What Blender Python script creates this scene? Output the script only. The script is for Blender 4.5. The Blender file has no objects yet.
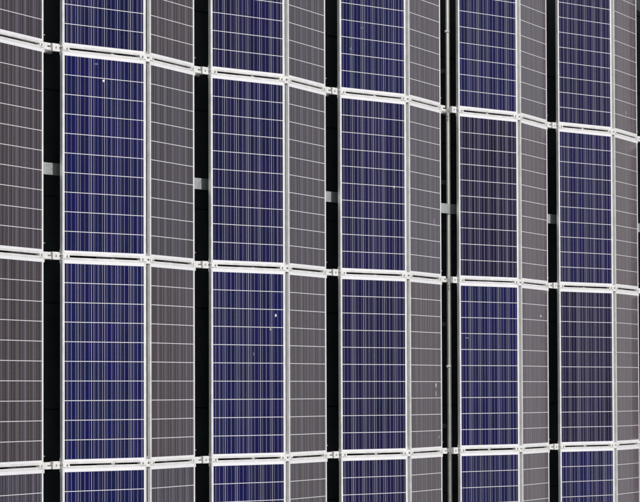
import bpy, bmesh, math, random
from mathutils import Vector, Matrix

random.seed(11)
scene = bpy.context.scene
COL = scene.collection

# ------------------------------------------------------------------ camera
ZE = 0.24                        # height of the low module edges above the roof
cam_data = bpy.data.cameras.new('camera')
cam = bpy.data.objects.new('camera', cam_data)
COL.objects.link(cam)
d = Vector((0.86986513, 0.04203296, -0.49149555))      # viewing direction
r = Vector((0.49205469, -0.00347702, 0.87055735))      # picture right
u = Vector((-0.03488316, 0.99911017, 0.02370706))      # picture up
m = Matrix((r, u, -d)).transposed().to_4x4()
m.translation = Vector((-22.179010, -2.756830, 14.897658 + ZE))
cam.matrix_world = m
cam_data.sensor_width = 36.0
cam_data.lens = 36.0 * 3332.08 / 640.0
cam_data.clip_start = 0.5
cam_data.clip_end = 2000.0
scene.camera = cam

# ------------------------------------------------------------------ sky, sun, exposure
SUN = Vector((-0.17, 0.56, 0.80)).normalized()
elev = math.asin(SUN.z)
world = bpy.data.worlds.new('World')
scene.world = world
world.use_nodes = True
wn = world.node_tree
wn.nodes.clear()
sky = wn.nodes.new('ShaderNodeTexSky')
sky.sky_type = 'NISHITA'
sky.sun_disc = False
sky.sun_elevation = elev
sky.sun_rotation = math.atan2(SUN.x, SUN.y)
sky.air_density = 1.0
sky.dust_density = 1.0
sky.ozone_density = 1.0
bg = wn.nodes.new('ShaderNodeBackground')
bg.inputs['Strength'].default_value = 0.11
wo = wn.nodes.new('ShaderNodeOutputWorld')
hz = wn.nodes.new('ShaderNodeHueSaturation')            # pale hazy summer sky, warm white balance
hz.inputs['Saturation'].default_value = 0.05
wn.links.new(sky.outputs[0], hz.inputs['Color'])
wn.links.new(hz.outputs[0], bg.inputs[0])
wn.links.new(bg.outputs[0], wo.inputs[0])

sun_data = bpy.data.lights.new('sun', 'SUN')
sun_data.energy = 3.4
sun_data.angle = math.radians(0.53)
sun_data.color = (1.0, 0.965, 0.925)
sun = bpy.data.objects.new('sun', sun_data)
sun.rotation_euler = SUN.to_track_quat('Z', 'Y').to_euler()
sun.location = (4, 4, 12)
COL.objects.link(sun)

vs = scene.view_settings
vs.view_transform = 'Standard'
vs.look = 'None'
vs.exposure = 0.0
vs.gamma = 1.0
vs.use_curve_mapping = False


# ------------------------------------------------------------------ material helpers
class NT:
    def __init__(self, name):
        self.mat = bpy.data.materials.new(name)
        self.mat.use_nodes = True
        self.t = self.mat.node_tree
        self.b = self.t.nodes['Principled BSDF']

    def n(self, kind, **kw):
        x = self.t.nodes.new(kind)
        for k, v in kw.items():
            setattr(x, k, v)
        return x

    def put(self, sock, v):
        if v is None:
            return
        if hasattr(v, 'is_output'):
            self.t.links.new(v, sock)
        else:
            sock.default_value = v

    def math(self, op, a, b=None, c=None, clamp=False):
        x = self.n('ShaderNodeMath', operation=op, use_clamp=clamp)
        for i, v in enumerate((a, b, c)):
            self.put(x.inputs[i], v)
        return x.outputs[0]

    def mix(self, f, a, b):
        x = self.n('ShaderNodeMix', data_type='RGBA')
        self.put(x.inputs[0], f)
        self.put(x.inputs[6], a)
        self.put(x.inputs[7], b)
        return x.outputs[2]

    def ramp(self, v, lo, hi, a=0.0, b=1.0):
        x = self.n('ShaderNodeMapRange')
        x.clamp = True
        for i, k in enumerate((v, lo, hi, a, b)):
            self.put(x.inputs[i], k)
        return x.outputs[0]

    def noise(self, vec, scale, detail=3.0, rough=0.55):
        x = self.n('ShaderNodeTexNoise')
        self.put(x.inputs['Vector'], vec)
        x.inputs['Scale'].default_value = scale
        x.inputs['Detail'].default_value = detail
        x.inputs['Roughness'].default_value = rough
        return x.outputs[0]

    def set(self, **kw):
        for k, v in kw.items():
            self.put(self.b.inputs[k.replace('_', ' ')], v)


def C(r_, g_, b_):
    return (r_, g_, b_, 1.0)


def metal(name, col, metallic, rough, var=0.06, scale=14.0):
    t = NT(name)
    geo = t.n('ShaderNodeNewGeometry')
    nz = t.noise(geo.outputs['Position'], scale, 4.0)
    nz2 = t.noise(geo.outputs['Position'], scale * 9, 2.0)
    k = t.math('ADD', t.math('MULTIPLY', nz, 0.7), t.math('MULTIPLY', nz2, 0.3))
    dark = C(*[c * (1 - 2.2 * var) for c in col])
    light = C(*[min(0.92, c * (1 + var)) for c in col])
    t.set(Base_Color=t.mix(t.ramp(k, 0.3, 0.68), dark, light), Metallic=metallic,
          Roughness=t.ramp(nz, 0.3, 0.7, rough - 0.06, rough + 0.08))
    bump = t.n('ShaderNodeBump')
    bump.inputs['Strength'].default_value = 0.05
    t.put(bump.inputs['Height'], nz2)
    t.put(t.b.inputs['Normal'], bump.outputs[0])
    return t.mat


def cell_material():
    """polycrystalline cell under glass: navy grain, silver ribbons, glass coat on top"""
    t = NT('solar_cell')
    uv = t.n('ShaderNodeUVMap')
    sep = t.n('ShaderNodeSeparateXYZ')
    t.put(sep.inputs[0], uv.outputs[0])
    U, V = sep.outputs[0], sep.outputs[1]
    oi = t.n('ShaderNodeObjectInfo')
    tint = t.n('ShaderNodeSeparateColor')
    t.put(tint.inputs[0], oi.outputs['Color'])
    seed = t.math('MULTIPLY', tint.outputs[1], 613.0)
    blue = tint.outputs[0]
    rnd = oi.outputs['Random']
    # crystal grain
    geo = t.n('ShaderNodeNewGeometry')
    vor = t.n('ShaderNodeTexVoronoi')
    vor.inputs['Scale'].default_value = 62.0
    t.put(vor.inputs['Vector'], geo.outputs['Position'])
    vs_ = t.n('ShaderNodeSeparateColor')
    t.put(vs_.inputs[0], vor.outputs['Color'])
    grain = vs_.outputs[0]
    base = t.mix(blue, C(0.0060, 0.0030, 0.021), C(0.0008, 0.0026, 0.054))
    base = t.mix(tint.outputs[2], base, C(0.0170, 0.0075, 0.0125))      # warm grazing reflection on grey-side modules, painted into the cell colour
    k = t.math('ADD', t.math('MULTIPLY', grain, 0.6), t.math('MULTIPLY', rnd, 0.35))
    k = t.math('ADD', k, 0.5)
    hsv = t.n('ShaderNodeHueSaturation')
    t.put(hsv.inputs['Color'], base)
    t.put(hsv.inputs['Value'], k)
    t.put(hsv.inputs['Hue'], t.ramp(rnd, 0.0, 1.0, 0.490, 0.506))
    # three ribbons per cell, each string of cells soldered a little differently
    u3 = t.math('MULTIPLY', U, 3.0)
    idx = t.math('FLOOR', u3)
    wn1 = t.n('ShaderNodeTexWhiteNoise', noise_dimensions='1D')
    t.put(wn1.inputs['W'], t.math('ADD', idx, seed))
    wn2 = t.n('ShaderNodeTexWhiteNoise', noise_dimensions='1D')
    t.put(wn2.inputs['W'], t.math('ADD', t.math('MULTIPLY', idx, 1.7), t.math('ADD', seed, 31.3)))
    a, b = wn1.outputs[0], wn2.outputs[0]
    fr = t.math('FRACT', u3)
    dist = t.math('ABSOLUTE', t.math('SUBTRACT', fr, 0.5))
    half = t.ramp(t.math('POWER', a, 1.6), 0.0, 1.0, 0.05, 0.105)
    rib = t.math('SUBTRACT', 1.0, t.ramp(t.math('SUBTRACT', dist, half), -0.012, 0.012))
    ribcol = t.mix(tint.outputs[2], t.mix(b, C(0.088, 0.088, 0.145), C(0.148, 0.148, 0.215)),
                   t.mix(b, C(0.080, 0.074, 0.092), C(0.125, 0.115, 0.135)))  # grey-side ribbons get the same painted reflection tone
    # one side of some strips is a paler crystal batch
    side = t.math('MULTIPLY', t.ramp(fr, 0.52, 0.54), t.math('GREATER_THAN', b, 0.62))
    pale = t.mix(t.math('MULTIPLY', side, 0.38), hsv.outputs[0], C(0.058, 0.055, 0.098))
    col = t.mix(rib, pale, ribcol)
    # thin film of dust on the glass
    dust = t.noise(geo.outputs['Position'], 1.7, 5.0, 0.6)
    dustf = t.ramp(dust, 0.35, 0.75, 0.0, 0.012)
    col = t.mix(dustf, col, C(0.42, 0.38, 0.34))
    t.set(Base_Color=col, Roughness=0.55, Specular_IOR_Level=0.0,
          Coat_Weight=1.0, Coat_IOR=1.29,
          Coat_Roughness=t.ramp(dust, 0.3, 0.75, 0.05, 0.13),
          Sheen_Weight=t.ramp(dust, 0.3, 0.75, 0.46, 0.68), Sheen_Roughness=0.24, Sheen_Tint=C(1.0, 0.68, 0.72))
    return t.mat


def backsheet_material():
    t = NT('white_backsheet')
    geo = t.n('ShaderNodeNewGeometry')
    nz = t.noise(geo.outputs['Position'], 6.0, 3.0)
    t.set(Base_Color=t.mix(nz, C(0.66, 0.66, 0.70), C(0.78, 0.78, 0.80)), Roughness=0.5,
          Specular_IOR_Level=0.2, Coat_Weight=1.0, Coat_IOR=1.5, Coat_Roughness=0.08)
    return t.mat


def roof_material():
    t = NT('black_roof_membrane')
    geo = t.n('ShaderNodeNewGeometry')
    n1 = t.noise(geo.outputs['Position'], 2.2, 5.0)
    n2 = t.noise(geo.outputs['Position'], 160.0, 2.0)
    k = t.math('ADD', t.math('MULTIPLY', n1, 0.6), t.math('MULTIPLY', n2, 0.4))
    t.set(Base_Color=t.mix(t.ramp(k, 0.3, 0.7), C(0.020, 0.026, 0.030), C(0.052, 0.064, 0.072)),
          Roughness=0.85, Specular_IOR_Level=0.25)
    bump = t.n('ShaderNodeBump')
    bump.inputs['Strength'].default_value = 0.3
    bump.inputs['Distance'].default_value = 0.003
    t.put(bump.inputs['Height'], n2)
    t.put(t.b.inputs['Normal'], bump.outputs[0])
    return t.mat


def plain(name, ca, cb, rough, scale=20.0):
    t = NT(name)
    geo = t.n('ShaderNodeNewGeometry')
    nz = t.noise(geo.outputs['Position'], scale, 4.0)
    t.set(Base_Color=t.mix(t.ramp(nz, 0.3, 0.7), C(*ca), C(*cb)), Roughness=rough)
    return t.mat


MAT = dict(
    cell=cell_material(),
    back=backsheet_material(),
    frame=metal('anodised_frame', (0.79, 0.79, 0.79), 0.35, 0.40, 0.07),
    mount=metal('mill_aluminium', (0.80, 0.80, 0.79), 0.25, 0.45, 0.08, 30.0),
    tray=metal('galvanised_sheet', (0.62, 0.67, 0.67), 0.65, 0.48, 0.08, 40.0),
    steel=metal('bolt_steel', (0.50, 0.50, 0.51), 0.6, 0.4, 0.1, 60.0),
    pipe=plain('grey_plastic_conduit', (0.55, 0.545, 0.50), (0.64, 0.635, 0.59), 0.42),
    tie=plain('dark_plastic_tie', (0.30, 0.29, 0.27), (0.40, 0.39, 0.36), 0.5),
    rubber=plain('rubber_pad', (0.02, 0.02, 0.02), (0.035, 0.035, 0.035), 0.85),
    roof=roof_material(),
    lime=plain('dried_dropping', (0.60, 0.62, 0.66), (0.78, 0.78, 0.80), 0.8, 80.0),
    grime=plain('pale_grime', (0.22, 0.21, 0.21), (0.36, 0.35, 0.35), 0.8, 60.0),
    smear=plain('faint_smear', (0.05, 0.08, 0.16), (0.11, 0.14, 0.22), 0.7, 60.0),
)


# ------------------------------------------------------------------ mesh helpers
def add_box(bm, x0, x1, y0, y1, z0, z1):
    vs_ = [bm.verts.new((x, y, z)) for z in (z0, z1) for y in (y0, y1) for x in (x0, x1)]
    for f in ((0, 2, 3, 1), (4, 5, 7, 6), (0, 1, 5, 4), (1, 3, 7, 5), (3, 2, 6, 7), (2, 0, 4, 6)):
        bm.faces.new([vs_[i] for i in f])
    return vs_


def add_cyl(bm, p0, p1, rad, seg=16):
    p0, p1 = Vector(p0), Vector(p1)
    ax = (p1 - p0).normalized()
    s = ax.orthogonal().normalized()
    t = ax.cross(s)
    rings = []
    for p in (p0, p1):
        rings.append([bm.verts.new(p + rad * (s * math.cos(2 * math.pi * i / seg) + t * math.sin(2 * math.pi * i / seg)))
                      for i in range(seg)])
    for i in range(seg):
        j = (i + 1) % seg
        f = bm.faces.new((rings[0][i], rings[0][j], rings[1][j], rings[1][i]))
        f.smooth = True
    bm.faces.new(rings[0][::-1])
    bm.faces.new(rings[1])


def mesh(name, bm, mat, bevel=0.0):
    if bevel:
        bmesh.ops.bevel(bm, geom=list(bm.edges), offset=bevel, segments=1, affect='EDGES', clamp_overlap=True)
    bmesh.ops.recalc_face_normals(bm, faces=list(bm.faces))
    me = bpy.data.meshes.new(name)
    bm.to_mesh(me)
    bm.free()
    me.materials.append(mat)
    return me


def obj(name, me, parent=None, loc=(0, 0, 0), rot=(0, 0, 0)):
    o = bpy.data.objects.new(name, me)
    COL.objects.link(o)
    o.parent = parent
    o.location = loc
    o.rotation_euler = rot
    return o


def thing(name, label, cat, loc=(0, 0, 0), rot=(0, 0, 0), group=None):
    o = bpy.data.objects.new(name, None)
    o.empty_display_size = 0.1
    COL.objects.link(o)
    o.location = loc
    o.rotation_euler = rot
    o['label'] = label
    o['category'] = cat
    if group:
        o['group'] = group
    return o


# ------------------------------------------------------------------ layout numbers
W, L = 0.992, 1.654                    # one module
AL = 0.1738631                         # tilt of each module
GY = 1.670                             # row pitch along the ridge
RG, VG, EX = 0.0603, 0.2711, 0.1115    # ridge gap, valley gap, extra width where the conduit runs
CA, SA = math.cos(AL), math.sin(AL)
PIT = 2 * W * CA + RG + VG
FH = 0.028                             # frame height


def off(i):
    """x of the low left edge of blue column i (1 = first in view)"""
    return (i - 1) * PIT + (EX if i >= 4 else 0.0)


# ------------------------------------------------------------------ roof
bm = bmesh.new()
add_box(bm, -60, 80, -60, 60, -0.30, -0.012)
roof = obj('roof', mesh('roof', bm, MAT['roof']))
roof['kind'] = 'structure'
RP = 0.862
bm = bmesh.new()
add_box(bm, -12, 24, -RP + 0.012, 0, -0.012, 0.0)
sheet = mesh('roof_sheet', bm, MAT['roof'], 0.002)
for k in range(-9, 12):
    obj('roof_sheet', sheet, roof, (random.uniform(-0.05, 0.05), 0.545 - k * RP, random.uniform(-0.001, 0.001)))

# ------------------------------------------------------------------ modules
CX0, CPX = 0.0245, 0.1566              # first cell edge and pitch across
CY0, CPY = 0.0480, 0.1573              # first cell edge and pitch along
CW, CH = 0.1534, 0.1524                # cell size


def frame_mesh():
    bm = bmesh.new()
    lip = 0.020

    def ring(inset, z):
        return [bm.verts.new(p) for p in ((inset, -inset, z), (W - inset, -inset, z),
                                          (W - inset, -L + inset, z), (inset, -L + inset, z))]
    prof = [(0.0, -FH), (0.0, -0.0015), (0.0015, 0.0), (lip - 0.001, 0.0), (lip, -0.001),
            (lip, -0.0075), (0.003, -0.0075), (0.003, -FH + 0.002), (0.028, -FH + 0.002), (0.028, -FH)]
    rings = [ring(*p) for p in prof]
    for a in range(len(rings)):
        A, B = rings[a], rings[(a + 1) % len(rings)]
        for i in range(4):
            j = (i + 1) % 4
            bm.faces.new((A[i], A[j], B[j], B[i]))
    return mesh('frame', bm, MAT['frame'])


FRAME = frame_mesh()
bm = bmesh.new()
add_box(bm, 0.005, W - 0.005, -L + 0.005, -0.005, -0.0072, -0.0010)
BACK = mesh('backsheet', bm, MAT['back'])


def cell_verts(bm, c, x, y, uvl):
    before = len(bm.faces)
    vs_ = add_box(bm, x, x + CW, y - CH, y, -0.0030, -0.0006)
    bm.faces.ensure_lookup_table()
    for f in bm.faces[before:]:
        for lp in f.loops:
            lp[uvl].uv = (c + (lp.vert.co.x - x) / CW * 0.998 + 0.001, (y - lp.vert.co.y) / CH)


CELL = []
for c in range(6):
    bm = bmesh.new()
    uvl = bm.loops.layers.uv.new('UVMap')
    cell_verts(bm, c, 0.0, 0.0, uvl)
    CELL.append(mesh('cell', bm, MAT['cell']))
bm = bmesh.new()
uvl = bm.loops.layers.uv.new('UVMap')
for c in range(6):
    for k in range(10):
        cell_verts(bm, c, CX0 + c * CPX, -CY0 - k * CPY, uvl)
ALLCELLS = mesh('cells', bm, MAT['cell'])

ORD = ['zeroth', 'first', 'second', 'third', 'fourth', 'fifth', 'sixth']
ROWTXT = ['in the cut-off top row', 'in the second row from the top', 'in the third row from the top',
          'in the cut-off bottom row']
# how blue (1) or purple (0) each blue module looks: [column][row]
BLUE = {0: [.5, .5, .5, .5], 1: [.75, .95, 1.0, 1.0], 2: [.55, .62, .85, .8], 3: [.85, .60, .45, .45],
        4: [.80, .10, .85, .75], 5: [.45, .65, .12, .85], 6: [.5, .5, .5, .5]}
MODULES = {}


def module(kind, col, row, seen=True):
    y = (1 - row) * GY - (GY - L) / 2
    if kind == 'blue':
        loc = (off(col), y, ZE)
        rot = (0, -AL, 0)
        n = ORD[col] if seen else None
        label = 'navy blue solar panel, %s blue column from left, %s' % (n, ROWTXT[row])
        tint = BLUE[col][row]
    else:
        loc = (off(col) + W * CA + RG, y, ZE + W * SA)
        rot = (0, AL, 0)
        n = ORD[col + 1] if seen else None
        label = 'greyish solar panel, %s grey column from left, %s' % (n, ROWTXT[row])
        tint = random.uniform(0.0, 0.35)
    if not seen:
        label = 'solar panel beyond the %s picture edge, %s' % ('left' if col < 1 else 'right', ROWTXT[row])
    # small mounting tolerances
    loc = (loc[0] + random.uniform(-.001, .001), loc[1] + random.uniform(-.0012, .0012), loc[2])
    rot = (0, rot[1] + random.uniform(-.0005, .0005), random.uniform(-.0006, .0006))
    t = thing('solar_panel', label, 'solar panel', loc, rot, 'solar panels of the array')
    seed = random.random()
    graze_tone = 0.0 if kind == 'blue' else random.uniform(0.55, 1.0)  # amount of grazing reflection painted into the grey-side cells
    obj('frame', FRAME, t)
    obj('backsheet', BACK, t)
    if seen:
        for c in range(6):
            for k in range(10):
                o = obj('cell', CELL[c], t, (CX0 + c * CPX, -CY0 - k * CPY, 0))
                o.color = (min(1, max(0, tint + random.uniform(-.08, .08))), seed, graze_tone, 1)
    else:
        o = obj('cells', ALLCELLS, t)
        o['kind'] = 'stuff'
        o.color = (tint, seed, graze_tone, 1)
    MODULES[(kind, col, row)] = t
    return t


for row in range(4):
    module('blue', 0, row, False)
    module('grey', 0, row)
    for col in range(1, 6):
        module('blue', col, row)
        module('grey', col, row)
    module('blue', 6, row, False)


# ------------------------------------------------------------------ marks on the glass
def blot(rad, stretch, mat, name, n=14, rough=0.35, thick=0.0012):
    bm = bmesh.new()
    pts = []
    for i in range(n):
        a = 2 * math.pi * i / n
        q = rad * (1 + random.uniform(-rough, rough))
        pts.append((q * math.cos(a), q * stretch * math.sin(a)))
    top = [bm.verts.new((x * .7, y * .7, thick)) for x, y in pts]
    bot = [bm.verts.new((x, y, 0.0)) for x, y in pts]
    bm.faces.new(top)
    for i in range(n):
        j = (i + 1) % n
        bm.faces.new((bot[i], bot[j], top[j], top[i]))
    return mesh(name, bm, mat)


def mark(kind, col, row, X, Y, rad, stretch, mat='lime', name='bird_dropping', rough=0.35):
    t = MODULES[(kind, col, row)]
    lx = (X - t.location.x) / CA
    obj(name, blot(rad, stretch, MAT[mat], name, rough=rough), t, (lx, Y - t.location.y, -0.0006))


mark('blue', 1, 1, 0.478, -0.231, 0.012, 1.1, rough=0.5)
mark('blue', 1, 1, 0.385, -0.099, 0.030, 0.22, 'smear', 'smear')
mark('blue', 2, 2, 3.131, -2.086, 0.010, 1.8, rough=0.5)
mark('blue', 2, 2, 3.059, -2.215, 0.010, 1.1, 'grime', rough=0.5)
mark('blue', 2, 2, 2.839, -2.431, 0.009, 1.5, 'smear', 'smear')
mark('blue', 3, 0, 4.895, 0.616, 0.026, 0.35, 'smear', 'smear')
mark('blue', 3, 0, 4.734, 0.408, 0.024, 0.5, 'smear', 'smear')
mark('blue', 3, 1, 5.359, -0.844, 0.009, 1.2, rough=0.5)
mark('grey', 3, 2, 6.395, -2.701, 0.014, 1.2, rough=0.5)
mark('grey', 3, 2, 6.394, -2.785, 0.013, 2.4, 'grime', 'smear')
mark('grey', 3, 2, 6.482, -3.205, 0.013, 1.4, 'grime')
mark('grey', 4, 2, 8.708, -1.994, 0.012, 1.0)
mark('grey', 5, 0, 10.782, 0.241, 0.011, 2.0, 'grime')
mark('grey', 3, 1, 6.357, -1.128, 0.007, 6.0, 'grime', 'scratch')
mark('blue', 4, 2, 7.085, -2.239, 0.030, 0.3, 'smear', 'smear')

# ------------------------------------------------------------------ brackets
# clamp: plate with two lips across the slot between two rows of modules
bm = bmesh.new()
add_box(bm, 0.0, 0.078, -0.0175, 0.0175, 0.0006, 0.0046)
add_box(bm, 0.002, 0.076, -0.0055, 0.0055, -FH, 0.0006)
CLAMP = mesh('clamp', bm, MAT['mount'], 0.0009)
bm = bmesh.new()
add_cyl(bm, (0, 0, 0.0046), (0, 0, 0.0066), 0.0105, 14)
add_cyl(bm, (0, 0, 0.0066), (0, 0, 0.0125), 0.0068, 6)
BOLT = mesh('bolt', bm, MAT['steel'])
bm = bmesh.new()
add_box(bm, 0.0, 0.076, -0.055, 0.055, -FH - 0.006, -FH - 0.0005)
SHOE = mesh('shoe', bm, MAT['mount'], 0.001)

# ridge: folded cap plate with a slot hole
bm = bmesh.new()
g = RG
hx0, hx1, hy = 0.022, 0.049, 0.0075
for x0, x1, y0, y1 in ((0.001, hx0, -0.032, 0.032), (hx1, g - 0.001, -0.032, 0.032),
                       (hx0, hx1, hy, 0.032), (hx0, hx1, -0.032, -hy)):
    add_box(bm, x0, x1, y0, y1, -0.006, -0.002)
bmesh.ops.remove_doubles(bm, verts=list(bm.verts), dist=1e-5)
RIDGE_CAP = mesh('cap_plate', bm, MAT['mount'])
ZR = ZE + W * SA
bm = bmesh.new()
add_box(bm, g / 2 - 0.004, g / 2 + 0.016, -0.030, -0.016, -ZR + 0.012, -0.0065)
RIDGE_POST = mesh('post', bm, MAT['mount'], 0.001)
bm = bmesh.new()
add_box(bm, g / 2 - 0.16, g / 2 + 0.16, -0.06, 0.06, -ZR + 0.006, -ZR + 0.012)
BASE_R = mesh('base_plate', bm, MAT['mount'], 0.001)
bm = bmesh.new()
add_box(bm, g / 2 - 0.17, g / 2 + 0.17, -0.07, 0.07, -ZR + 0.001, -ZR + 0.006)
PAD_R = mesh('rubber_pad', bm, MAT['rubber'])


def clamp(parent, x, z, ang, flip=False):
    """ang: slope of the module; x, z: module corner in the bracket's space"""
    sh = -0.078 if flip else 0.0
    ca, sa = math.cos(ang), math.sin(ang)
    c = obj('clamp', CLAMP, parent, (x + sh * ca, 0, z - sh * sa), (0, ang, 0))
    obj('bolt', BOLT, c, (0.030 if flip else 0.048, 0, 0))
    s = -0.076 if flip else 0.0
    obj('shoe', SHOE, parent, (x + s * ca, 0, z - s * sa), (0, ang, 0))


LINETXT = ['upper', 'middle', 'lower']
for line in range(3):
    Y = -line * GY
    for col in range(0, 6):
        X = off(col) + W * CA
        if col == 0:
            continue
        t = thing('ridge_bracket', 'small white ridge bracket right of the %s blue column, %s joint line'
                  % (ORD[col], LINETXT[line]), 'bracket', (X, Y, ZR), (0, 0, 0), 'ridge brackets')
        obj('cap_plate', RIDGE_CAP, t)
        obj('post', RIDGE_POST, t)
        obj('post', RIDGE_POST, t, (0, 0.046, 0))
        obj('base_plate', BASE_R, t)
        obj('rubber_pad', PAD_R, t)
        clamp(t, 0.0, 0.0, -AL, True)
        clamp(t, RG, 0.0, AL, False)

# valley: pronged clip on the left module, square block with a bolt before the right one
bm = bmesh.new()
add_box(bm, 0.002, 0.072, -0.028, 0.028, -0.016, -0.010)
add_box(bm, 0.072, 0.116, 0.006, 0.028, -0.017, -0.011)
add_box(bm, 0.072, 0.122, -0.028, -0.007, -0.015, -0.009)
add_box(bm, 0.030, 0.036, -0.026, 0.026, -0.010, -0.004)
CLIP = mesh('clip', bm, MAT['mount'], 0.0008)
bm = bmesh.new()
add_box(bm, 0.001, 0.030, -0.058, -0.029, -0.030, -0.008)
HOOK = mesh('hook', bm, MAT['mount'], 0.002)
bm = bmesh.new()
add_box(bm, 0.0, 0.090, -0.031, 0.031, -0.034, -0.004)
BLOCK = mesh('block', bm, MAT['mount'], 0.0015)
bm = bmesh.new()
add_cyl(bm, (0.044, 0.0, -0.004), (0.044, 0.0, -0.0025), 0.011, 14)
add_cyl(bm, (0.044, 0.0, -0.0025), (0.044, 0.0, 0.002), 0.0065, 6)
BBOLT = mesh('bolt', bm, MAT['steel'])
bm = bmesh.new()
add_box(bm, -0.002, 0.030, 0.0, 0.006, -0.012, -0.006)
TIE = mesh('cable_tie', bm, MAT['tie'])


def valley_meshes(v):
    bm = bmesh.new()
    add_box(bm, -0.16, v + 0.16, -0.022, 0.022, -ZE + 0.007, -ZE + 0.030)
    rail = mesh('base_rail', bm, MAT['mount'], 0.001)
    bm = bmesh.new()
    add_box(bm, -0.009, 0.009, -0.018, 0.018, -ZE + 0.030, -0.033)
    posts = mesh('post', bm, MAT['mount'])
    bm = bmesh.new()
    add_box(bm, -0.17, v + 0.17, -0.05, 0.05, -ZE + 0.001, -ZE + 0.007)
    pad = mesh('rubber_pad', bm, MAT['rubber'])
    bm = bmesh.new()
    add_box(bm, v - 0.042, v - 0.001, -0.026, -0.008, -0.030, -0.022)
    add_box(bm, v - 0.042, v - 0.001, 0.008, 0.026, -0.030, -0.022)
    lug = mesh('lug', bm, MAT['mount'], 0.001)
    return rail, posts, pad, lug


VM = {False: valley_meshes(VG), True: valley_meshes(VG + EX)}
for line in range(3):
    Y = -line * GY
    for col in range(0, 6):                # valley right of grey column `col`
        wide = col == 3
        v = VG + (EX if wide else 0.0)
        X = off(col + 1) - v
        if col < 5:
            lab = 'white bolted bracket in the gap left of the %s blue column, %s joint line' % (
                ORD[col + 1], LINETXT[line])
        else:
            lab = 'white valley bracket at the right picture edge, %s joint line' % LINETXT[line]
        t = thing('valley_bracket', lab, 'bracket', (X, Y, ZE), (0, 0, 0), 'valley brackets')
        rail, posts, pad, lug = VM[wide]
        obj('base_rail', rail, t)
        for px in (-0.053, v - 0.021, v + 0.048):
            obj('post', posts, t, (px, 0, 0))
        obj('rubber_pad', pad, t)
        obj('lug', lug, t)
        obj('clip', CLIP, t, (0, 0, random.uniform(-.001, .001)))
        obj('hook', HOOK, t, (random.uniform(-.003, .002), random.uniform(-.002, .002), 0))
        b = obj('block', BLOCK, t, (v - 0.129 + random.uniform(-.003, .003), random.uniform(-.002, .002), 0))
        obj('bolt', BBOLT, b, (random.uniform(-.004, .004), 0, 0))
        obj('cable_tie', TIE, t, (0.0, random.uniform(0.070, 0.10), 0))
        clamp(t, 0.0, 0.0, AL, True)
        clamp(t, v, 0.0, -AL, False)

# ------------------------------------------------------------------ cross rail under the second row
t = thing('cross_rail', 'flat grey metal cross rail showing in the black gaps of the second row', 'rail',
          (4.5, -0.966, 0))
bm = bmesh.new()
add_box(bm, -7.0, 7.6, -0.048, 0.048, ZE - 0.114, ZE - 0.111)
add_box(bm, -7.0, 7.6, -0.048, -0.044, ZE - 0.117, ZE - 0.114)
add_box(bm, -7.0, 7.6, 0.044, 0.048, ZE - 0.117, ZE - 0.114)
obj('plate', mesh('plate', bm, MAT['tray']), t)
bm = bmesh.new()
add_box(bm, -0.03, 0.03, -0.040, 0.040, 0.008, ZE - 0.114)
add_box(bm, -0.08, 0.08, -0.06, 0.06, 0.001, 0.008)
FOOT = mesh('foot', bm, MAT['tray'])
for col in range(0, 7):
    obj('foot', FOOT, t, (off(col) + 1.0 - 4.5, 0, 0))

# ------------------------------------------------------------------ conduit in the wide gap
PX, PZ, PR = 7.006, ZE - 0.136, 0.0215
t = thing('conduit_pipe', 'pale beige conduit pipe running along the black gap left of the fourth blue column',
          'pipe', (PX, -1.0, 0))
bm = bmesh.new()
add_cyl(bm, (0, 6.0, PZ), (0, -6.0, PZ), PR, 24)
obj('pipe', mesh('pipe', bm, MAT['pipe']), t)
bm = bmesh.new()
add_cyl(bm, (0, -0.010, PZ), (0, 0.010, PZ), PR + 0.003, 20)
add_box(bm, -PR - 0.026, -PR + 0.004, -0.006, 0.006, PZ - 0.004, PZ + 0.004)
add_box(bm, -PR - 0.026, -PR - 0.018, -0.011, 0.011, PZ - 0.007, PZ + 0.007)
PCLIP = mesh('pipe_clip', bm, MAT['pipe'])
for y in (0.788, -2.515):
    obj('pipe_clip', PCLIP, t, (0, y + 1.0, 0))
bm = bmesh.new()
add_box(bm, -0.012, 0.020, -0.02, 0.02, 0.001, PZ - PR + 0.002)
PST = mesh('pipe_stand', bm, MAT['rubber'])
for y in (0.4, -0.7, -2.1, -3.1):
    obj('pipe_stand', PST, t, (0, y + 1.0, 0))
